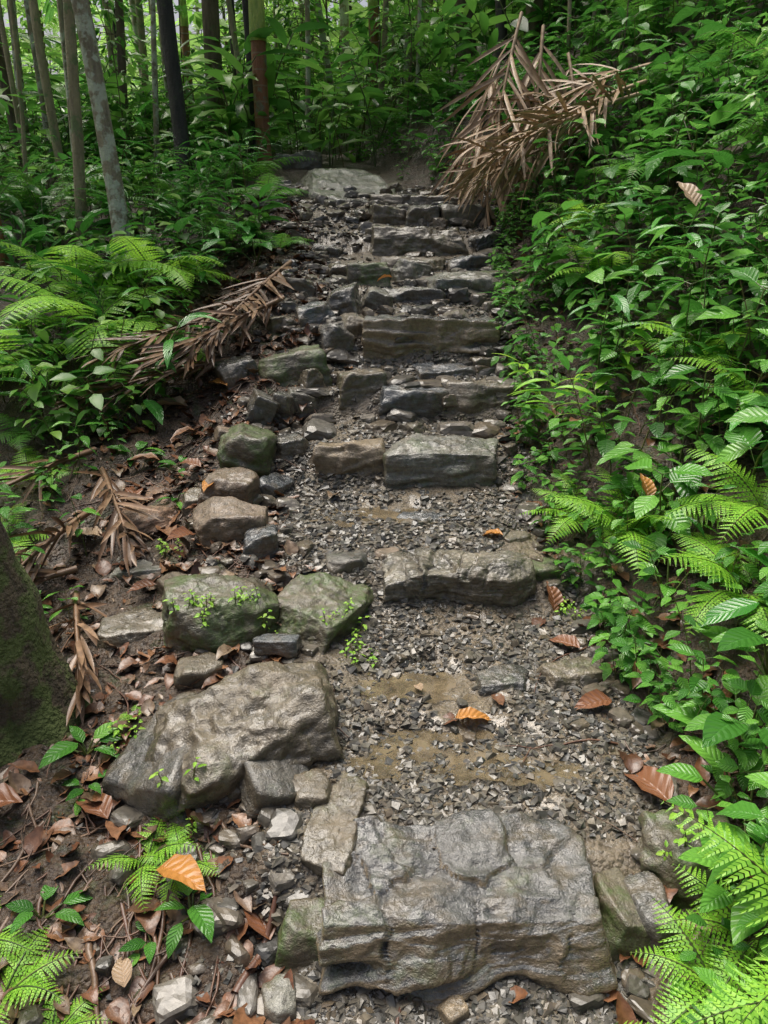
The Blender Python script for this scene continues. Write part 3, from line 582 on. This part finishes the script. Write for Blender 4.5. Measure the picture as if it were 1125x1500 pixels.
deadfrond(.95,6.9,3.0,2.4,1.3,.6,-.95,-1.4,.5,n=28,ang=.5,wl=.026)
deadfrond(1.45,6.7,3.0,3.3,1.3,.6,-1.0,-1.4,.5,n=28,ang=.6,wl=.026)
deadfrond(1.85,5.9,2.6,1.65,1.4,.6,-.3,-.6,.4,0,.5,n=30,ang=.85,wl=.026)
deadfrond(1.9,6.1,2.7,1.9,1.4,.6,-.3,-.6,.4,0,.2,n=30,ang=.85,wl=.026)
deadfrond(2.0,6.3,2.85,1.75,1.5,.6,-.25,-.6,.4,0,-.1,n=30,ang=.9,wl=.026)
deadfrond(1.5,6.3,2.4,1.9,1.0,.5,-.4,-.5,.3,0,-.3,n=24,ang=.7,wl=.024)
z0=Tf(-.62,5.2)
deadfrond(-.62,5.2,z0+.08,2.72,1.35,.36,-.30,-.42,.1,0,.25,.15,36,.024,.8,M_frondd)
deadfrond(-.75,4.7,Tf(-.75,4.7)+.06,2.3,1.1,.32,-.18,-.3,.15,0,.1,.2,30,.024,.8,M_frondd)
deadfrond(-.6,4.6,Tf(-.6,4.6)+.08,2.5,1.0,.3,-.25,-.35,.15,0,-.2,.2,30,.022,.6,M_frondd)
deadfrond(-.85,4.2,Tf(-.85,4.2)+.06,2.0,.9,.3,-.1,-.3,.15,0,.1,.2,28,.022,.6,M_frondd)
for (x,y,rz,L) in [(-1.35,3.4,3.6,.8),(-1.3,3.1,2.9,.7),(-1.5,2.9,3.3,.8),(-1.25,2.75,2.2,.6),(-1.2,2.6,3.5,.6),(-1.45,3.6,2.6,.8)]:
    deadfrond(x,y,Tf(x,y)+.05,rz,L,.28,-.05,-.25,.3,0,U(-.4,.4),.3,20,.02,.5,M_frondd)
# ---------------------------------------------------------------- trees
LFm=leaf(.13,.055,2,'ovate',.5,.2)
def crown(cx,cy,cz,rad,n,s=1.):
    m=9;c=rng.normal(0,.5,(m,3))*rad;k=rng.integers(0,m,n)
    P=c[k]+rng.normal(0,.22,(n,3))*rad*np.array([1,1,.6]);P+=np.array([cx,cy,cz])
    R=(RZ(U(0,6.28,n))@RX(rng.normal(-.3,.5,n))@RY(rng.normal(0,.4,n)))*(s*U(.7,1.5,n))[:,None,None]
    g=inst(LFm,R,P);g.M[:]=1;return g,c+np.array([cx,cy,cz])
def tree(name,x,y,r,h,dx,dy,bark,leafm=None,cr=1.0,nl=900,k=12,flare=.4,wob=.04,fh=.15,nz=.12):
    z0=Tf(x,y)-.08;n=60 if nz>.15 else 26;t=np.linspace(0,1,n)**(1.5 if fh>.2 else 1);o=U(0,50)
    P=np.stack([x+dx*t+wob*vn(t*5+o,t*0,t*0,1),y+dy*t+wob*vn(t*5+o,t*0+9,t*0,2),z0+h*t],1)
    rr=r*(1-.45*t)*(1+flare*np.exp(-t*h/fh))
    tr=tube(P,rr,k,0)
    nn=vn(tr.V[:,0]*14,tr.V[:,1]*14,tr.V[:,2]*4,3)+.5*vn(tr.V[:,0]*40,tr.V[:,1]*40,tr.V[:,2]*14,4);c=np.repeat(P,k,0);tr.V=c+(tr.V-c)*(1+nz*nn)[:,None]
    gs=[tr]
    if leafm:
        g,cc=crown(P[-1,0],P[-1,1],P[-1,2]+.1*cr,cr,nl);gs.append(g)
        for q in cc[:6]:
            s=P[int(n*.75)+rng.integers(0,6)];mid=(s+q)/2+np.array([0,0,.15]);gs.append(tube([s,mid,q],[r*.35,r*.2,r*.08],5,0))
    g=join(gs);g.V-=np.array([x,y,z0])
    return mkobj(name,mesh_of(g,name),[bark]+([leafm] if leafm else []),(x,y,z0))
bg=g_bg
tree('slender_tree',-2.3,6.0,.042,7.5,.35,.2,B_tan,bg,1.0,300)
tree('lichen_tree',-1.84,5.6,.062,8,-.7,.2,B_lich,bg,1.1,300)
tree('dark_tree',-1.85,7.55,.075,7.5,-.4,.3,B_black,bg,1.2,300)
tree('forest_tree',-2.0,10,.11,8,.1,.2,B_brown,bg,1.4,400)
tree('dark_tree',-1.95,11,.05,8,.1,.2,B_black,bg,1.2,300)
tree('slender_tree',-3.7,9,.035,7,.1,0,B_lich,bg,1.1,300)
tree('slender_tree',-.65,12,.055,7,-1.2,0,B_lich,bg,1.1,300)
tree('forest_tree',-.65,14,.08,8,-.1,0,B_lich,bg,1.4,400)
tree('forest_tree',1.0,10.5,.12,7.5,-.3,0,B_brown,bg,1.4,400)
tree('forest_tree',.5,13,.08,7.5,.2,0,B_tan,bg,1.3,400)
tree('dark_tree',1.5,8.8,.09,6.5,.2,0,B_brown,bg,1.2,300);tree('dark_tree',1.75,8.9,.07,6.5,.7,0,B_brown,bg,1.2,300);tree('dark_tree',1.3,9.1,.06,6.5,-.6,0,B_black,bg,1.2,300)
for (x,y,r,dx,bk) in [(2.3,7.9,.03,.4,B_brown),(2.8,7.3,.025,-.4,B_tan),(3.3,8.0,.05,.2,B_brown),(2.0,8.3,.02,.8,B_tan),(3.0,6.6,.018,.5,B_brown),(3.9,7.8,.04,-.3,B_brown),(1.65,7.6,.018,-.5,B_tan),
   (-2.75,7.2,.03,.3,B_lich),(-3.1,7.8,.045,-.3,B_tan),(-2.35,8.3,.03,.5,B_lich),(-3.6,8.2,.03,-.2,B_tan),(-2.9,9.2,.05,.2,B_brown),(-4.1,9.3,.05,.3,B_lich),(-1.6,9.6,.035,-.6,B_tan),(-2.5,9.9,.04,-.2,B_lich),(-3.4,10.6,.06,.1,B_tan),(-1.0,10.6,.035,.3,B_lich),(-4.8,10.4,.05,.2,B_tan),(-.1,10.4,.04,.5,B_tan),(.3,11.2,.05,-.3,B_lich),(-3.0,6.7,.018,.4,B_tan)]:
    tree('slender_tree',x,y,r,U(6.5,8),dx,.1,bk,bg,1.0,200,8)
for i in range(38):
    y=U(8.5,19);x=U(-.62,.12)*y if i<33 else U(.2,.55)*y
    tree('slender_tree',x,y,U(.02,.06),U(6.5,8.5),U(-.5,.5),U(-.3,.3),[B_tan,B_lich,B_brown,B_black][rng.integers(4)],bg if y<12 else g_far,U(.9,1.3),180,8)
tree('mossy_tree',-1.22,2.02,.15,7,-1.0,.2,B_mossy,bg,1.0,250,44,.9,.03,.3,.17)
PF=[pfrond(1.9,.5,32,.9,-.7,.8,.04,.08) for _ in range(3)]
def palm(name,x,y,r,h,dx,lowc=B_palm,shaft=.9,nf=8,s=1.):
    z0=Tf(x,y)-.05;n=30;t=np.linspace(0,1,n);P=np.stack([x+dx*t,y+0*t,z0+h*t],1)
    a=tube(P,r*(1+.3*np.exp(-t*h/.1)),14,0);Q=np.stack([P[-1,0]+0*t,y+0*t,P[-1,2]-.01+shaft*t],1)
    b_=tube(Q,r*1.12*(1-.35*t),14,2);gs=[a,b_];top=Q[-1]
    for i in range(nf):
        f=PF[i%3];gg=tf(f,RZ(i*2.4+U(-.3,.3))@RX(U(-.3,.3)),top,s);gg=G(gg.V,gg.F,gg.UV,np.where(gg.M==0,1,2));gs.append(gg)
    g=join(gs);g.V-=np.array([x,y,z0]);mkobj(name,mesh_of(g,name),[lowc,g_palm,B_pgreen],(x,y,z0))
palm('palm_tree',-1.25,8.5,.075,1.15,.0,shaft=1.6)
palm('palm_tree',-2.85,5.8,.05,1.0,.0,shaft=1.4,nf=6)
palm('palm_tree',-.12,11.5,.07,1.3,-.02,shaft=.7,nf=7)
palm('palm_tree',-4.6,9.5,.06,1.6,0,shaft=.7,nf=8,s=1.2)
palm('palm_tree',-2.9,12.5,.06,1.7,0,shaft=.7,nf=9,s=1.2)
palm('palm_tree',2.6,9.5,.06,1.0,0,shaft=.6,nf=8,s=1.1)
def sapling(h,nb,nl):
    gs=[];P=np.array([[.15*math.sin(i*.7)*t,.1*t*math.cos(i),h*t] for i,t in enumerate(np.linspace(0,1,8))]);gs.append(tube(P,np.linspace(.012,.004,8),4,1))
    az=0;Vs=[]
    for i in range(nb):
        t=.12+.88*i/nb;az+=2.4;L=U(.35,.8)*(1.1-.6*t);q=np.array([np.interp(t,np.linspace(0,1,8),P[:,j]) for j in range(3)])
        e=U(-.1,.5);dv=np.array([math.cos(az)*math.cos(e),math.sin(az)*math.cos(e),math.sin(e)])
        Q=[q,q+dv*L*.5,q+dv*L-np.array([0,0,.1*L])];gs.append(tube(Q,[.005,.003,.0015],3,1))
        for j in range(nl):
            s=U(.25,1);Vs.append((q+dv*L*s-np.array([0,0,.1*L*s*s])+rng.normal(0,.03,3),az-1.57+U(-1.2,1.2)))
    pp=np.array([v[0] for v in Vs]);aa=np.array([v[1] for v in Vs]);n=len(pp)
    R=(RZ(aa)@RX(rng.normal(-.25,.3,n))@RY(rng.normal(0,.3,n)))*U(.7,1.5,n)[:,None,None]
    gs.append(inst(LFm,R,pp));return join(gs)
SP=[mesh_of(sapling(U(2,3.4),30,9),'sapling') for _ in range(5)]
SPF=[m.copy() for m in SP]
for i in range(90):
    y=U(8.6,22);x=U(-.7,.65)*y
    if y<9.5 and -1.6<x<.2: continue
    if y<12.5: put('sapling',SP[rng.integers(5)],x,y,U(.7,1.2),mats=[bg,B_brown])
    else: put('sunlit_tint_sapling',SPF[rng.integers(5)],x,y,U(1.,1.7),mats=[g_far,B_brown])  # far saplings wear the leaf colour with sunlight painted in
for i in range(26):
    y=U(15,24);x=U(-.6,.1)*y;put('sunlit_tint_sapling',SPF[rng.integers(5)],x,y,U(1.8,2.8),mats=[g_far,B_brown])
for (x,y,s) in [(3.1,5.2,.8),(2.4,7.6,1.),(3.4,6.8,1.),(2.0,4.3,.45),(1.7,3.2,.4),(2.9,4.0,.6),(-3.4,6.4,.9),(-2.6,8.2,.7),(-4.0,7.4,1.)]:
    put('sapling',SP[rng.integers(5)],x,y,s,mats=[bg,B_brown])
x,y=1.95,7.0;z=Tf(x,y)
st=tube([(0,0,0),(.02,0,.5),(.0,0,1.0)],[.006,.005,.003],5,1)
V=[];F=[]
for i in range(9):
    t=i/8;V+=[(-.018+.008*math.sin(t*5),.01*math.sin(t*7),.98-.26*t),(.018+.008*math.sin(t*5),.012*math.cos(t*6),.98-.26*t)]
    if i: F.append((2*i-2,2*i-1,2*i+1,2*i))
mp_,nt,b=newmat('pink_tape');b.inputs['Base Color'].default_value=(.8,.06,.35,1);b.inputs['Roughness'].default_value=.4
g=join([st,G(V,F)]);mkobj('trail_marker_ribbon',mesh_of(g,'ribbon'),[mp_,B_brown],(x,y,z))
# ---------------------------------------------------------------- light, world, camera
D=Vector((-.28,.32,1)).normalized()   # direction towards the sun
el=math.asin(D.z);az=math.atan2(D.x,D.y)
w=bpy.data.worlds.new("World");bpy.context.scene.world=w;w.use_nodes=True;nt=w.node_tree
sk=nt.nodes.new('ShaderNodeTexSky');sk.sky_type='NISHITA';sk.sun_disc=False;sk.sun_elevation=el;sk.sun_rotation=az;sk.dust_density=10;sk.air_density=1
nt.links.new(sk.outputs[0],nt.nodes['Background'].inputs[0]);nt.nodes['Background'].inputs[1].default_value=.15
s=bpy.data.lights.new("sun","SUN");s.energy=5;s.angle=math.radians(42);s.color=(1,.97,.91);so=bpy.data.objects.new("sun",s);so.rotation_euler=D.to_track_quat('Z','Y').to_euler();COL.objects.link(so)
cd=bpy.data.cameras.new("camera");co=bpy.data.objects.new("camera",cd);co.location=(0,0,1.6);co.rotation_euler=(math.radians(70),0,0)
cd.sensor_fit='VERTICAL';cd.sensor_height=36;cd.lens=26;cd.clip_end=1000;cd.clip_start=.05;COL.objects.link(co);bpy.context.scene.camera=co
vs=bpy.context.scene.view_settings;vs.view_transform='Standard';vs.look='None';vs.exposure=0
